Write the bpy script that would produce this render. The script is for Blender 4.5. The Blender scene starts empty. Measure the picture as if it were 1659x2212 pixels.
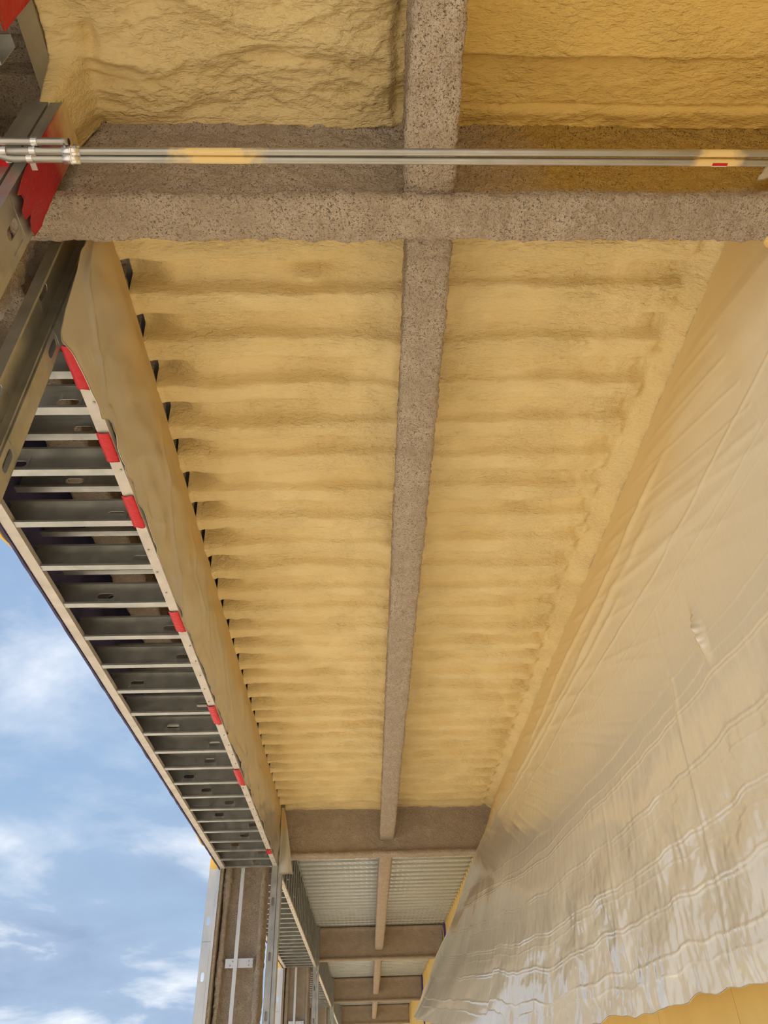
import bpy, bmesh, math, random
import numpy as np
from mathutils import Matrix, Vector
random.seed(7); RNG = np.random.default_rng(11)
SC = bpy.context.scene; COL = SC.collection

# ------------------------------------------------------------------ camera
CH = 1.6                                     # eye height above the ground
def cam_axes(pit, yaw, rol):
    F = np.array([math.sin(yaw)*math.cos(pit), math.cos(yaw)*math.cos(pit), math.sin(pit)])
    R0 = np.array([math.cos(yaw), -math.sin(yaw), 0.]); U0 = np.cross(R0, F)
    r = math.cos(rol)*R0 + math.sin(rol)*U0; u = -math.sin(rol)*R0 + math.cos(rol)*U0
    return r, u, F
r_, u_, F_ = cam_axes(0.67637788, 0.03956092, -0.0362212)
cd = bpy.data.cameras.new('camera'); cam = bpy.data.objects.new('camera', cd); COL.objects.link(cam)
cd.sensor_fit = 'HORIZONTAL'; cd.sensor_width = 36.0; cd.lens = 36.0*1582.726/1659.0; cd.clip_end = 500
m = Matrix.Identity(4)
for i in range(3):
    m[i][0], m[i][1], m[i][2] = r_[i], u_[i], -F_[i]
m[2][3] = CH; cam.matrix_world = m; SC.camera = cam

# ------------------------------------------------------------------ view, sky, sun
vs = SC.view_settings; vs.view_transform = 'Standard'; vs.look = 'None'; vs.gamma = 1.0; vs.use_curve_mapping = False
vs.exposure = -0.14
SKY_STRENGTH = 1.0; SUN_STRENGTH = 9.8

def nodes_of(idb):
    idb.use_nodes = True; nt = idb.node_tree; nt.nodes.clear(); return nt
def N(nt, kind, **kw):
    n = nt.nodes.new(kind)
    for k, v in kw.items():
        if k in n.inputs: n.inputs[k].default_value = v
        else: setattr(n, k, v)
    return n
def ramp(nt, src, stops, interp='LINEAR'):
    n = nt.nodes.new('ShaderNodeValToRGB'); cr = n.color_ramp; cr.interpolation = interp
    while len(cr.elements) < len(stops): cr.elements.new(0.5)
    for e, (p, c) in zip(cr.elements, stops):
        e.position = p; e.color = (*c, 1) if len(c) == 3 else c
    nt.links.new(src, n.inputs[0]); return n.outputs[0]
def mathn(nt, op, a, b=None):
    n = nt.nodes.new('ShaderNodeMath'); n.operation = op
    for i, x in enumerate((a, b)):
        if x is None: continue
        if isinstance(x, (int, float)): n.inputs[i].default_value = x
        else: nt.links.new(x, n.inputs[i])
    return n.outputs[0]
def mixc(nt, fac, a, b, blend='MIX'):
    n = nt.nodes.new('ShaderNodeMix'); n.data_type = 'RGBA'; n.blend_type = blend
    for i, x in ((0, fac), (6, a), (7, b)):
        if isinstance(x, (int, float)): n.inputs[i].default_value = x
        elif isinstance(x, tuple): n.inputs[i].default_value = (*x, 1)
        else: nt.links.new(x, n.inputs[i])
    return n.outputs[2]

w = bpy.data.worlds.new('sky'); SC.world = w; nt = nodes_of(w)
tc = N(nt, 'ShaderNodeTexCoord'); sp = N(nt, 'ShaderNodeSeparateXYZ'); nt.links.new(tc.outputs['Generated'], sp.inputs[0])
zz = mathn(nt, 'MAXIMUM', mathn(nt, 'ADD', sp.outputs[2], 0.22), 0.05)
cb = N(nt, 'ShaderNodeCombineXYZ')
nt.links.new(mathn(nt, 'DIVIDE', sp.outputs[0], zz), cb.inputs[0]); nt.links.new(mathn(nt, 'DIVIDE', sp.outputs[1], zz), cb.inputs[1])
n1 = N(nt, 'ShaderNodeTexNoise', Scale=0.95, Detail=8.0, Roughness=0.5, Distortion=0.3); nt.links.new(cb.outputs[0], n1.inputs['Vector'])
n2 = N(nt, 'ShaderNodeTexNoise', Scale=1.9, Detail=8.0, Roughness=0.55, Distortion=0.25); nt.links.new(cb.outputs[0], n2.inputs['Vector'])
blue = ramp(nt, sp.outputs[2], [(0.0, (0.50, 0.66, 0.86)), (0.35, (0.36, 0.55, 0.83)), (1.0, (0.25, 0.44, 0.80))])
cloudc = ramp(nt, n2.outputs[0], [(0.34, (0.34, 0.45, 0.68)), (0.50, (0.46, 0.60, 0.82)), (0.66, (1.35, 1.36, 1.38))])
mask = ramp(nt, n1.outputs[0], [(0.38, (0, 0, 0)), (0.62, (1, 1, 1))])
skyc = mixc(nt, mask, blue, cloudc)
bg = N(nt, 'ShaderNodeBackground', Strength=SKY_STRENGTH); nt.links.new(skyc, bg.inputs[0])
nt.links.new(bg.outputs[0], N(nt, 'ShaderNodeOutputWorld').inputs[0])

sd = bpy.data.lights.new('sun', 'SUN'); sd.energy = SUN_STRENGTH; sd.angle = math.radians(2.5); sd.color = (1.0, 0.95, 0.87)
so = bpy.data.objects.new('sun', sd); COL.objects.link(so); so.location = (-20, 10, 30)
so.rotation_euler = Vector((0.69, -0.14, -0.71)).to_track_quat('-Z', 'Y').to_euler()   # light travels in from the open side

# ------------------------------------------------------------------ dimensions (metres, world)
L_BAY = 9.144
HDR = 2.42+CH           # underside of the header frames
FOAM = 3.17+CH          # lower face of the foam
DECK = 3.24+CH          # underside of the deck
FLB = 2.54+CH           # underside of the cross beams
CBZ = 2.73+CH           # underside of the centre beams
BEAM_Y = [1.44, 10.52, 19.75, 28.9, 38.0, 47.1]
COL_Y = [1.58+L_BAY*k for k in range(6)]
XW = 1.86               # sheathed wall

# ------------------------------------------------------------------ numpy noise
_P = np.random.default_rng(3).permutation(256); _P = np.concatenate([_P, _P, _P])
_G = np.random.default_rng(5).normal(size=(256, 3)); _G /= np.linalg.norm(_G, axis=1)[:, None]
def perlin(x, y, z=0.0):
    x, y, z = np.broadcast_arrays(np.asarray(x, float), np.asarray(y, float), np.asarray(z, float))
    xi, yi, zi = np.floor(x).astype(int), np.floor(y).astype(int), np.floor(z).astype(int)
    xf, yf, zf = x-xi, y-yi, z-zi; xi &= 255; yi &= 255; zi &= 255
    f = lambda t: t*t*t*(t*(t*6-15)+10)
    u, v, s = f(xf), f(yf), f(zf); out = 0
    for a in (0, 1):
        for b in (0, 1):
            for c in (0, 1):
                g = _G[_P[_P[_P[(xi+a) & 255]+((yi+b) & 255)]+((zi+c) & 255)]]
                d = g[..., 0]*(xf-a)+g[..., 1]*(yf-b)+g[..., 2]*(zf-c)
                out = out+d*(u if a else 1-u)*(v if b else 1-v)*(s if c else 1-s)
    return out*1.5
def fbm(x, y, z=0.0, o=3):
    t = 0; a = 1.0; k = 1.0
    for _ in range(o):
        t = t+a*perlin(x*k, y*k, np.asarray(z)*k+7.3*_); a *= 0.5; k *= 2.03
    return t
def sstep(a, b, x):
    t = np.clip((x-a)/(b-a), 0, 1); return t*t*(3-2*t)

# ------------------------------------------------------------------ object helpers
def tag(o, label=None, cat=None, group=None, kind=None):
    if label: o['label'] = label
    if cat: o['category'] = cat
    if group: o['group'] = group
    if kind: o['kind'] = kind
    return o
def empty(name, loc):
    o = bpy.data.objects.new(name, None); o.empty_display_size = 0.1; o.location = loc; COL.objects.link(o); return o
def mesh(name, V, F, mat, smooth=False):
    me = bpy.data.meshes.new(name); V = np.asarray(V, float)
    me.from_pydata(V.tolist(), [], F if isinstance(F, list) else F.tolist()); me.materials.append(mat)
    if smooth: me.polygons.foreach_set('use_smooth', [True]*len(me.polygons))
    me.update(); return me
def obj(name, V, F, mat, parent=None, smooth=False):
    """one mesh object; V in world metres, origin at the base of the thing (or at its parent)"""
    V = np.asarray(V, float)
    if parent is None: o0 = np.array([(V[:, 0].min()+V[:, 0].max())/2, (V[:, 1].min()+V[:, 1].max())/2, V[:, 2].min()])
    else:
        o0 = np.zeros(3); p = parent
        while p is not None: o0 += np.array(p.location); p = p.parent
    o = bpy.data.objects.new(name, mesh(name, V-o0, F, mat, smooth)); COL.objects.link(o)
    if parent is None: o.location = o0
    else: o.parent = parent
    return o
def inst(name, me, loc, parent=None, rot=None):
    o = bpy.data.objects.new(name, me); COL.objects.link(o)
    if parent is not None:
        o.parent = parent; o.location = Vector(loc)-parent.location
    else: o.location = loc
    if rot: o.rotation_euler = rot
    return o
def copy_tree(o, dy, parent=None):
    c = o.copy(); COL.objects.link(c); c.parent = parent
    if parent is None: c.location.y += dy
    for ch in o.children: copy_tree(ch, 0, c)
    return c
BOXF = [(0, 3, 2, 1), (4, 5, 6, 7), (0, 1, 5, 4), (1, 2, 6, 5), (2, 3, 7, 6), (3, 0, 4, 7)]
def boxv(x0, x1, y0, y1, z0, z1):
    return [(x0, y0, z0), (x1, y0, z0), (x1, y1, z0), (x0, y1, z0), (x0, y0, z1), (x1, y0, z1), (x1, y1, z1), (x0, y1, z1)]
class MB:
    def __init__(s): s.V = []; s.F = []
    def add(s, V, F):
        n = len(s.V); s.V += [tuple(map(float, v)) for v in V]; s.F += [tuple(i+n for i in f) for f in F]; return s
    def box(s, *a): return s.add(boxv(*a), BOXF)
    def tube(s, pts, rad, n=14, cap=True):
        pts = [Vector(p) for p in pts]; V = []; F = []
        for i, p in enumerate(pts):
            d = (pts[min(i+1, len(pts)-1)]-pts[max(i-1, 0)]).normalized()
            a = d.orthogonal().normalized() if i == 0 else (a-d*a.dot(d)).normalized()
            b = d.cross(a)
            for k in range(n):
                t = 2*math.pi*k/n; V.append(p+a*(rad*math.cos(t))+b*(rad*math.sin(t)))
        for i in range(len(pts)-1):
            for k in range(n):
                F.append((i*n+k, i*n+(k+1) % n, (i+1)*n+(k+1) % n, (i+1)*n+k))
        if cap: F += [tuple(range(n))[::-1], tuple((len(pts)-1)*n+k for k in range(n))]
        return s.add(V, F)
    def obj(s, name, mat, parent=None, smooth=False): return obj(name, s.V, s.F, mat, parent, smooth)
def grid_faces(nu, nv, wrap=False):
    i = np.arange(nu-1)[:, None]; j = np.arange(nv if wrap else nv-1)[None, :]; j2 = (j+1) % nv
    return np.stack([i*nv+j+0*j2, i*nv+j2, (i+1)*nv+j2, (i+1)*nv+j+0*j2], -1).reshape(-1, 4)
def solid_bm(V, F, th):
    bm = bmesh.new(); vs_ = [bm.verts.new(v) for v in V]
    for f in F: bm.faces.new([vs_[i] for i in f])
    bmesh.ops.remove_doubles(bm, verts=bm.verts, dist=1e-5)
    bmesh.ops.recalc_face_normals(bm, faces=bm.faces)
    bmesh.ops.solidify(bm, geom=list(bm.faces), thickness=th)
    bm.verts.index_update()
    VV = [tuple(v.co) for v in bm.verts]; FF = [tuple(v.index for v in f.verts) for f in bm.faces]; bm.free(); return VV, FF

# ------------------------------------------------------------------ materials
def bump(nt, bs, h, strength, dist):
    b = N(nt, 'ShaderNodeBump', Strength=strength, Distance=dist); nt.links.new(h, b.inputs['Height']); nt.links.new(b.outputs[0], bs.inputs['Normal']); return b
def new_mat(name, rough=0.6, metal=0.0, spec=0.5):
    mt = bpy.data.materials.new(name); nt = nodes_of(mt)
    bs = N(nt, 'ShaderNodeBsdfPrincipled'); bs.inputs['Roughness'].default_value = rough; bs.inputs['Metallic'].default_value = metal
    bs.inputs['Specular IOR Level'].default_value = spec
    out = N(nt, 'ShaderNodeOutputMaterial'); nt.links.new(bs.outputs[0], out.inputs[0]); return mt, nt, bs, out
def pos_scaled(nt, sc=(1, 1, 1)):
    g = N(nt, 'ShaderNodeNewGeometry'); mp = N(nt, 'ShaderNodeMapping'); mp.inputs['Scale'].default_value = sc
    nt.links.new(g.outputs['Position'], mp.inputs[0]); return mp.outputs[0], g.outputs['Position']
def noise(nt, vec, scale, detail=4, rough=0.55, dist=0.0):
    n = N(nt, 'ShaderNodeTexNoise', Scale=scale, Detail=detail, Roughness=rough, Distortion=dist); nt.links.new(vec, n.inputs['Vector']); return n.outputs[0]

def foam_mat(name, c0, c1):
    mt, nt, bs, out = new_mat(name, 0.62, 0, 0.25)
    v, p = pos_scaled(nt, (0.6, 1.5, 1.0))
    col = ramp(nt, noise(nt, p, 2.2, 3), [(0.3, c0), (0.7, c1)]); nt.links.new(col, bs.inputs['Base Color'])
    h = mathn(nt, 'ADD', noise(nt, v, 38, 3, 0.55, 0.6), mathn(nt, 'MULTIPLY', noise(nt, v, 120, 2, 0.5), 0.35))
    amp = ramp(nt, noise(nt, p, 3.0, 2), [(0.40, (.45,)*3), (0.66, (1,)*3)])
    bump(nt, bs, mathn(nt, 'MULTIPLY', h, amp), 1.0, 0.020); return mt
M_FOAM = foam_mat('spray_foam', (0.77, 0.595, 0.28), (0.86, 0.69, 0.36))
M_FOAM2 = foam_mat('spray_foam_golden', (0.80, 0.56, 0.17), (0.86, 0.62, 0.21))  # golden tone puts interreflected light into the colour of the overhead patch

def fire_mat(name, stain=None):
    mt, nt, bs, out = new_mat(name, 0.95, 0, 0.05)
    v, p = pos_scaled(nt)
    c = ramp(nt, noise(nt, p, 6, 5, 0.6), [(0.3, (0.44, 0.35, 0.26)), (0.7, (0.60, 0.495, 0.385))])
    if stain:
        sx = N(nt, 'ShaderNodeSeparateXYZ'); nt.links.new(p, sx.inputs[0])
        axis, lo, hi, zmin = stain
        a = mathn(nt, 'ADD', sx.outputs[axis], mathn(nt, 'MULTIPLY', mathn(nt, 'SUBTRACT', noise(nt, p, 3.5, 4), 0.5), 0.5))
        mk = ramp(nt, mathn(nt, 'DIVIDE', mathn(nt, 'SUBTRACT', a, lo), hi-lo), [(0.0, (0, 0, 0)), (1.0, (1, 1, 1))])
        mz = ramp(nt, mathn(nt, 'DIVIDE', mathn(nt, 'SUBTRACT', sx.outputs[2], zmin), 0.06), [(0.0, (0, 0, 0)), (1.0, (1, 1, 1))])
        c = mixc(nt, mathn(nt, 'MULTIPLY', mathn(nt, 'MULTIPLY', mk, mz), 0.85), c, (0.52, 0.32, 0.05))
    pit = noise(nt, p, 135, 3, 0.6, 1.0)
    pm = mathn(nt, 'MULTIPLY', ramp(nt, pit, [(0.58, (0, 0, 0)), (0.68, (1, 1, 1))]), ramp(nt, noise(nt, p, 6, 3), [(0.36, (0.12,)*3), (0.62, (1,)*3)]))
    c = mixc(nt, mathn(nt, 'MULTIPLY', pm, 0.62), c, (0.055, 0.042, 0.03)); nt.links.new(c, bs.inputs['Base Color'])
    h = mathn(nt, 'SUBTRACT', mathn(nt, 'ADD', noise(nt, p, 45, 4, 0.65), mathn(nt, 'MULTIPLY', noise(nt, p, 130, 2), 0.5)), pm)
    bump(nt, bs, h, 1.0, 0.020); return mt
M_FIRE = fire_mat('fireproofing'); M_FIRE_Y = fire_mat('fireproofing_overspray', (0, 0.30, 0.75, FLB+0.10))

def metal_mat(name, c0, c1, rough, sc=(1, 1, 1), metal=0.75):
    mt, nt, bs, out = new_mat(name, rough, metal, 0.5)
    v, p = pos_scaled(nt, sc)
    nt.links.new(ramp(nt, noise(nt, v, 7, 5, 0.6), [(0.3, c0), (0.7, c1)]), bs.inputs['Base Color'])
    nt.links.new(ramp(nt, noise(nt, v, 11, 3), [(0.3, (rough-.1,)*3), (0.7, (rough+.12,)*3)]), bs.inputs['Roughness']); return mt
M_STEEL = metal_mat('galvanised_stud', (0.36, 0.37, 0.35), (0.52, 0.52, 0.49), 0.42)
M_TRACK = metal_mat('galvanised_track_dusty', (0.50, 0.46, 0.41), (0.66, 0.61, 0.55), 0.6, metal=0.35)
M_DECK = metal_mat('galvanised_deck', (0.38, 0.40, 0.385), (0.52, 0.54, 0.52), 0.38, (0.2, 3, 3), 0.7)
M_DECKTAB = metal_mat('deck_embossing', (0.52, 0.52, 0.48), (0.62, 0.61, 0.56), 0.45, metal=0.4)
M_COND = metal_mat('steel_conduit', (0.36, 0.35, 0.32), (0.46, 0.44, 0.40), 0.36, (1, 3, 3), 0.85)
def conduit_over():
    mt = metal_mat('steel_conduit_overspray', (0.36, 0.35, 0.32), (0.46, 0.44, 0.40), 0.36, (1, 3, 3), 0.85); nt = mt.node_tree
    bs = [n for n in nt.nodes if n.type == 'BSDF_PRINCIPLED'][0]; src = bs.inputs['Base Color'].links[0].from_socket
    v, p = pos_scaled(nt); sx = N(nt, 'ShaderNodeSeparateXYZ'); nt.links.new(p, sx.inputs[0]); tot = None
    for xc, hw in ((-.44, .17), (1.17, .09)):
        d = mathn(nt, 'DIVIDE', mathn(nt, 'ABSOLUTE', mathn(nt, 'SUBTRACT', sx.outputs[0], xc)), hw)
        d = mathn(nt, 'ADD', d, mathn(nt, 'MULTIPLY', mathn(nt, 'SUBTRACT', noise(nt, p, 26, 4), .5), 1.4))
        mk = ramp(nt, d, [(0.45, (1, 1, 1)), (0.95, (0, 0, 0))]); tot = mk if tot is None else mathn(nt, 'MAXIMUM', tot, mk)
    nt.links.new(mixc(nt, tot, src, (0.78, 0.58, 0.25)), bs.inputs['Base Color'])
    nt.links.new(mathn(nt, 'MULTIPLY', mathn(nt, 'SUBTRACT', 1.0, tot), 0.85), bs.inputs['Metallic']); return mt
M_COND_O = conduit_over()
M_BRIGHT = metal_mat('bright_galvanised', (0.62, 0.63, 0.64), (0.76, 0.77, 0.78), 0.45, (1, 1, .3), 0.45)
M_DUSTED = metal_mat('foam_dusted_steel', (0.34, 0.29, 0.19), (0.46, 0.38, 0.23), 0.6, (1, 1, 1), 0.3)
M_ZINC = metal_mat('bright_zinc', (0.72, 0.72, 0.70), (0.85, 0.85, 0.83), 0.25, metal=0.9)

def plain(name, c0, c1, rough, scale=8, spec=0.4, bstr=0.0, bscale=60):
    mt, nt, bs, out = new_mat(name, rough, 0, spec); v, p = pos_scaled(nt)
    nt.links.new(ramp(nt, noise(nt, p, scale, 4), [(0.3, c0), (0.7, c1)]), bs.inputs['Base Color'])
    if bstr: bump(nt, bs, noise(nt, p, bscale, 4), bstr, 0.01)
    return mt
M_SHEATH = plain('yellow_sheathing', (0.72, 0.50, 0.16), (0.80, 0.57, 0.20), 0.75, 3, 0.2)
M_PURPLE = plain('purple_board', (0.065, 0.06, 0.13), (0.10, 0.09, 0.19), 0.8, 4, 0.2)
M_MEMBR = plain('purple_membrane', (0.05, 0.03, 0.22), (0.08, 0.05, 0.32), 0.5, 6)
M_BLACK = plain('dark_interior', (0.02, 0.02, 0.025), (0.04, 0.04, 0.045), 0.9)
M_TAPE = plain('red_tape', (0.50, 0.008, 0.012), (0.60, 0.014, 0.018), 0.4, 9, 0.3, 0.5, 40)
M_GROUND = plain('dusty_ground', (0.46, 0.40, 0.32), (0.58, 0.51, 0.41), 0.95, 1.3, 0.1, 0.5, 12)
M_ROOF = plain('concrete_roof', (0.30, 0.29, 0.27), (0.38, 0.37, 0.35), 0.9)
M_LABEL = plain('white_sticker', (0.75, 0.74, 0.70), (0.82, 0.80, 0.76), 0.5)
M_SCREW = metal_mat('screw_steel', (0.30, 0.30, 0.30), (0.45, 0.45, 0.44), 0.35)

def tape_over(name):      # red tape, dusted with foam towards the ceiling
    mt, nt, bs, out = new_mat(name, 0.42, 0, 0.45); v, p = pos_scaled(nt)
    sx = N(nt, 'ShaderNodeSeparateXYZ'); nt.links.new(p, sx.inputs[0])
    a = mathn(nt, 'ADD', sx.outputs[2], mathn(nt, 'MULTIPLY', mathn(nt, 'SUBTRACT', noise(nt, p, 9, 5), 0.5), 0.25))
    mk = ramp(nt, mathn(nt, 'DIVIDE', mathn(nt, 'SUBTRACT', a, CH+2.66), 0.24), [(0, (0, 0, 0)), (1, (1, 1, 1))])
    spk = ramp(nt, noise(nt, p, 160, 2), [(0.66, (0, 0, 0)), (0.74, (1, 1, 1))])
    c = mixc(nt, mathn(nt, 'MAXIMUM', mk, mathn(nt, 'MULTIPLY', spk, 0.45)), (0.44, 0.008, 0.022), (0.76, 0.58, 0.28))
    nt.links.new(c, bs.inputs['Base Color']); bump(nt, bs, noise(nt, p, 45, 3), 0.3, 0.01); return mt
M_TAPE_OVER = tape_over('red_tape_overspray')

def poly_mat(name, base, over_rgb, over_top, over_len, gloss_rough, transl, crinkle):
    """milky plastic film: diffuse + translucent + gloss; top tint is foam overspray, plus painted reflected warmth on the right sheet"""
    mt = bpy.data.materials.new(name); nt = nodes_of(mt); v, p = pos_scaled(nt)
    sx = N(nt, 'ShaderNodeSeparateXYZ'); nt.links.new(p, sx.inputs[0])
    a = mathn(nt, 'ADD', mathn(nt, 'SUBTRACT', sx.outputs[2], over_top-over_len), mathn(nt, 'MULTIPLY', mathn(nt, 'SUBTRACT', noise(nt, p, 2.4, 4), 0.5), 0.45))
    mk = ramp(nt, mathn(nt, 'DIVIDE', a, over_len), [(0.15, (0, 0, 0)), (0.85, (1, 1, 1))], 'EASE')
    c = mixc(nt, mk, base, over_rgb)
    h = mathn(nt, 'ADD', noise(nt, pos_scaled(nt, crinkle)[0], 9, 4, 0.6, 0.5), mathn(nt, 'MULTIPLY', noise(nt, p, 22, 3), 0.25))
    bp_ = N(nt, 'ShaderNodeBump', Strength=0.07, Distance=0.02); nt.links.new(h, bp_.inputs['Height'])
    d = N(nt, 'ShaderNodeBsdfDiffuse'); t = N(nt, 'ShaderNodeBsdfTranslucent'); g = N(nt, 'ShaderNodeBsdfGlossy', Roughness=gloss_rough)
    nt.links.new(c, d.inputs[0]); nt.links.new(c, t.inputs[0])
    for s in (d, g): nt.links.new(bp_.outputs[0], s.inputs['Normal'])
    m1 = N(nt, 'ShaderNodeMixShader'); m1.inputs[0].default_value = transl; nt.links.new(d.outputs[0], m1.inputs[1]); nt.links.new(t.outputs[0], m1.inputs[2])
    fr = N(nt, 'ShaderNodeFresnel', IOR=1.5); nt.links.new(bp_.outputs[0], fr.inputs['Normal'])
    m2 = N(nt, 'ShaderNodeMixShader'); nt.links.new(mathn(nt, 'MULTIPLY', mathn(nt, 'MINIMUM', mathn(nt, 'MULTIPLY', fr.outputs[0], 2.2), 0.75), mathn(nt, 'SUBTRACT', 1.0, mathn(nt, 'MULTIPLY', mk, 0.85))), m2.inputs[0])
    nt.links.new(m1.outputs[0], m2.inputs[1]); nt.links.new(g.outputs[0], m2.inputs[2])
    nt.links.new(m2.outputs[0], N(nt, 'ShaderNodeOutputMaterial').inputs[0]); return mt
M_POLY = poly_mat('milky_plastic_film', (0.94, 0.85, 0.66), (0.80, 0.61, 0.30), FOAM+0.05, 1.15, 0.09, 0.06, (1.0, 1.6, 0.5))  # long tint: overspray at the top, tan of reflected light painted below it
M_POLYL = poly_mat('thin_plastic_film', (0.80, 0.76, 0.67), (0.90, 0.71, 0.36), FOAM+0.03, 0.66, 0.30, 0.45, (1.0, 1.4, 0.7))

# ================================================================== THE SETTING
V = []
gx = np.linspace(-60, 60, 25); gy = np.linspace(-40, 90, 27)
X, Y = np.meshgrid(gx, gy, indexing='ij')
floor = obj('floor', np.stack([X.ravel(), Y.ravel(), (0.02*perlin(X*.2, Y*.2)-0.01).ravel()], 1), grid_faces(25, 27), M_GROUND)
tag(floor, 'pale dusty ground under and beside the canopy', None, kind='structure')

ceiling = obj('ceiling', boxv(-2.05, XW+.3, -9, 56, DECK+.082, DECK+.25), BOXF, M_ROOF); tag(ceiling, 'metal deck ceiling of the canopy', kind='structure')
PITCH = 0.3048
def deck_panel(tabs, x1=XW+.25):
    """two ribs of fluted deck, local y from 0 to 0.6096, x across the canopy"""
    x0 = -2.0; prof = []
    for k in (0, 1):
        b = k*PITCH; prof += [(b, 0), (b+.155, 0), (b+.175, .076), (b+.285, .076)]
    prof.append((2*PITCH, 0))
    V = [(x, y, z) for x in (x0, x1) for y, z in prof]; n = len(prof)
    VV, FF = solid_bm(V, [(i, i+1, n+i+1, n+i) for i in range(n-1)], 0.0015)
    mb = MB().add(VV, FF)
    if tabs:
        for k in (0, 1):
            for i in range(int((x1-x0)/.095)):
                x = x0+.03+i*.095
                mb.box(x, x+.066, k*PITCH+.05, k*PITCH+.085, -.006, .0005)
                mb.box(x+.028, x+.080, k*PITCH+.118, k*PITCH+.138, -.005, .0005)
    return mb
dp = deck_panel(False); DP = mesh('deck_panel', dp.V, dp.F, M_DECK); dp = deck_panel(False, -1.16); DPB = mesh('deck_panel', dp.V, dp.F, M_FIRE)
nf = len(deck_panel(False).F); dp = deck_panel(True); DPT = mesh('deck_panel', dp.V, dp.F, M_DECK); DPT.materials.append(M_DECKTAB)
for pl in DPT.polygons[nf:]: pl.material_index = 1
y = 1.99-.165-PITCH*16
while y < 48:
    inst('deck_panel', DPB if y < 10.2 else DPT if y < 30 else DP, (0, y, DECK), None).parent = ceiling
    o = COL.objects[-1]; o.location = Vector((0, y, DECK))-ceiling.location
    y += 2*PITCH

# right hand wall: boards of yellow sheathing, notched to the deck flutes at the top
wall = obj('wall_right', boxv(XW+.02, XW+.2, -3, 52, 0, DECK+.08), BOXF, M_BLACK); tag(wall, 'yellow sheathed wall on the right', kind='structure')
def board_mesh(wd, top):
    mb = MB().box(XW, XW+.016, 0.002, wd-.002, 0, top-.06)
    for k in range(int(wd/PITCH)):
        mb.box(XW, XW+.016, k*PITCH+.17, k*PITCH+.29, top-.06, top+.06)
        mb.box(XW-.012, XW+.014, k*PITCH+.02, k*PITCH+.15, top-.05, top-.004)
    return mesh('sheathing_board', mb.V, mb.F, M_SHEATH)
BM = board_mesh(4*PITCH, DECK)
for k in range(44):
    o = inst('sheathing_board', BM, (0, -2.9+k*4*PITCH, 0)); o.parent = wall; o.location = o.location-wall.location
for i, yb in enumerate(BEAM_Y[1:4]):
    t = obj('trim_%d' % (i+1), boxv(XW-.035, XW-.002, yb-.30, yb-.10, 1.2, DECK-.02), BOXF, M_MEMBR); tag(t, 'purple membrane strip on the wall at a cross beam', kind='structure')
st = obj('trim_4', MB().box(XW-.06, XW-.04, 20.6, 20.66, 0, FLB+.35).box(XW-.05, XW-.002, 20.7, 21.3, 0, FLB+.35).box(XW-.06, XW-.04, 21.3, 21.36, 0, FLB+.35).V,
         [tuple(i+8*k for i in f) for k in range(3) for f in BOXF], M_STEEL); tag(st, 'grey steel jamb standing in the wall beyond the second cross beam', kind='structure')

# ================================================================== fireproofed steel
def resample(P, step, closed=True):
    P = np.asarray(P, float)
    for _ in range(2):          # soften the corners
        Q = np.roll(P, -1, 0); P = np.stack([.8*P+.2*Q, .2*P+.8*Q], 1).reshape(-1, 2)
    Q = np.vstack([P, P[:1]]); d = np.r_[0, np.cumsum(np.hypot(*np.diff(Q, axis=0).T))]; n = max(8, int(d[-1]/step)); t = np.linspace(0, d[-1], n, endpoint=False)
    return np.stack([np.interp(t, d, Q[:, 0]), np.interp(t, d, Q[:, 1])], 1)
def sweep(prof, ts, axis, step, amp, freq, seed=0, warp=0.0):
    P = resample(prof, step); T = np.roll(P, -1, 0)-np.roll(P, 1, 0); Nn = np.stack([T[:, 1], -T[:, 0]], 1); Nn /= np.linalg.norm(Nn, axis=1)[:, None]
    A, U = np.meshgrid(np.asarray(ts), np.arange(len(P)), indexing='ij')
    a = P[U, 0]; b = P[U, 1]
    d = amp*(fbm(a*freq+seed, b*freq, A*freq, 3)-.05+.5*np.abs(perlin(a*freq*2.7, b*freq*2.7+seed, A*freq*2.7)))
    d = d+warp*perlin(a*2+seed, b*2, A*2.3)
    p = a+Nn[U, 0]*d; q = b+Nn[U, 1]*d
    n0, n1 = len(ts), len(P)
    W = {'X': (A, p, q), 'Y': (p, A, q), 'Z': (p, q, A)}[axis]
    Vv = np.stack([c.ravel() for c in W], 1); F = grid_faces(n0, n1, True).tolist()
    F += [list(range(n1))[::-1], [(n0-1)*n1+k for k in range(n1)]]
    return Vv, F
def ibeam(c, zb, zt, fh, wh, ft=.05):
    return [(c-fh, zb), (c+fh, zb), (c+fh, zb+ft), (c+wh+.02, zb+ft+.02), (c+wh, zb+ft+.07), (c+wh, zt-.09), (c+fh*.9, zt-.06), (c+fh*.9, zt),
            (c-fh*.9, zt), (c-fh*.9, zt-.06), (c-wh, zt-.09), (c-wh, zb+ft+.07), (c-wh-.02, zb+ft+.02), (c-fh, zb+ft)]
beam_labels = ['thick tan fireproofed cross beam overhead, just behind the pair of long conduits',
               'brown fireproofed cross beam closing the far end of the yellow foam bay',
               'fireproofed cross beam at the far end of the first bare metal deck bay',
               'third fireproofed cross beam beyond the foam, framed by short deck bays',
               'small distant fireproofed cross beam near the plastic sheet corner',
               'farthest small fireproofed cross beam at the end of the canopy']
for i, yb in enumerate(BEAM_Y):
    st = (.011, .022, .03, .05, .06, .08)[i]; x0 = -1.28
    V, F = sweep(ibeam(yb, FLB, DECK-.004, .088 if i == 0 else .10, .04), np.arange(x0, XW-.02, st*1.2), 'X', st, .011 if i == 0 else .008, 22, i*3.1, .008)
    tag(obj('fireproofed_beam', V, F, M_FIRE_Y if i == 0 else M_FIRE, None, True), beam_labels[i], 'beam', 'cross beams')
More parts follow.
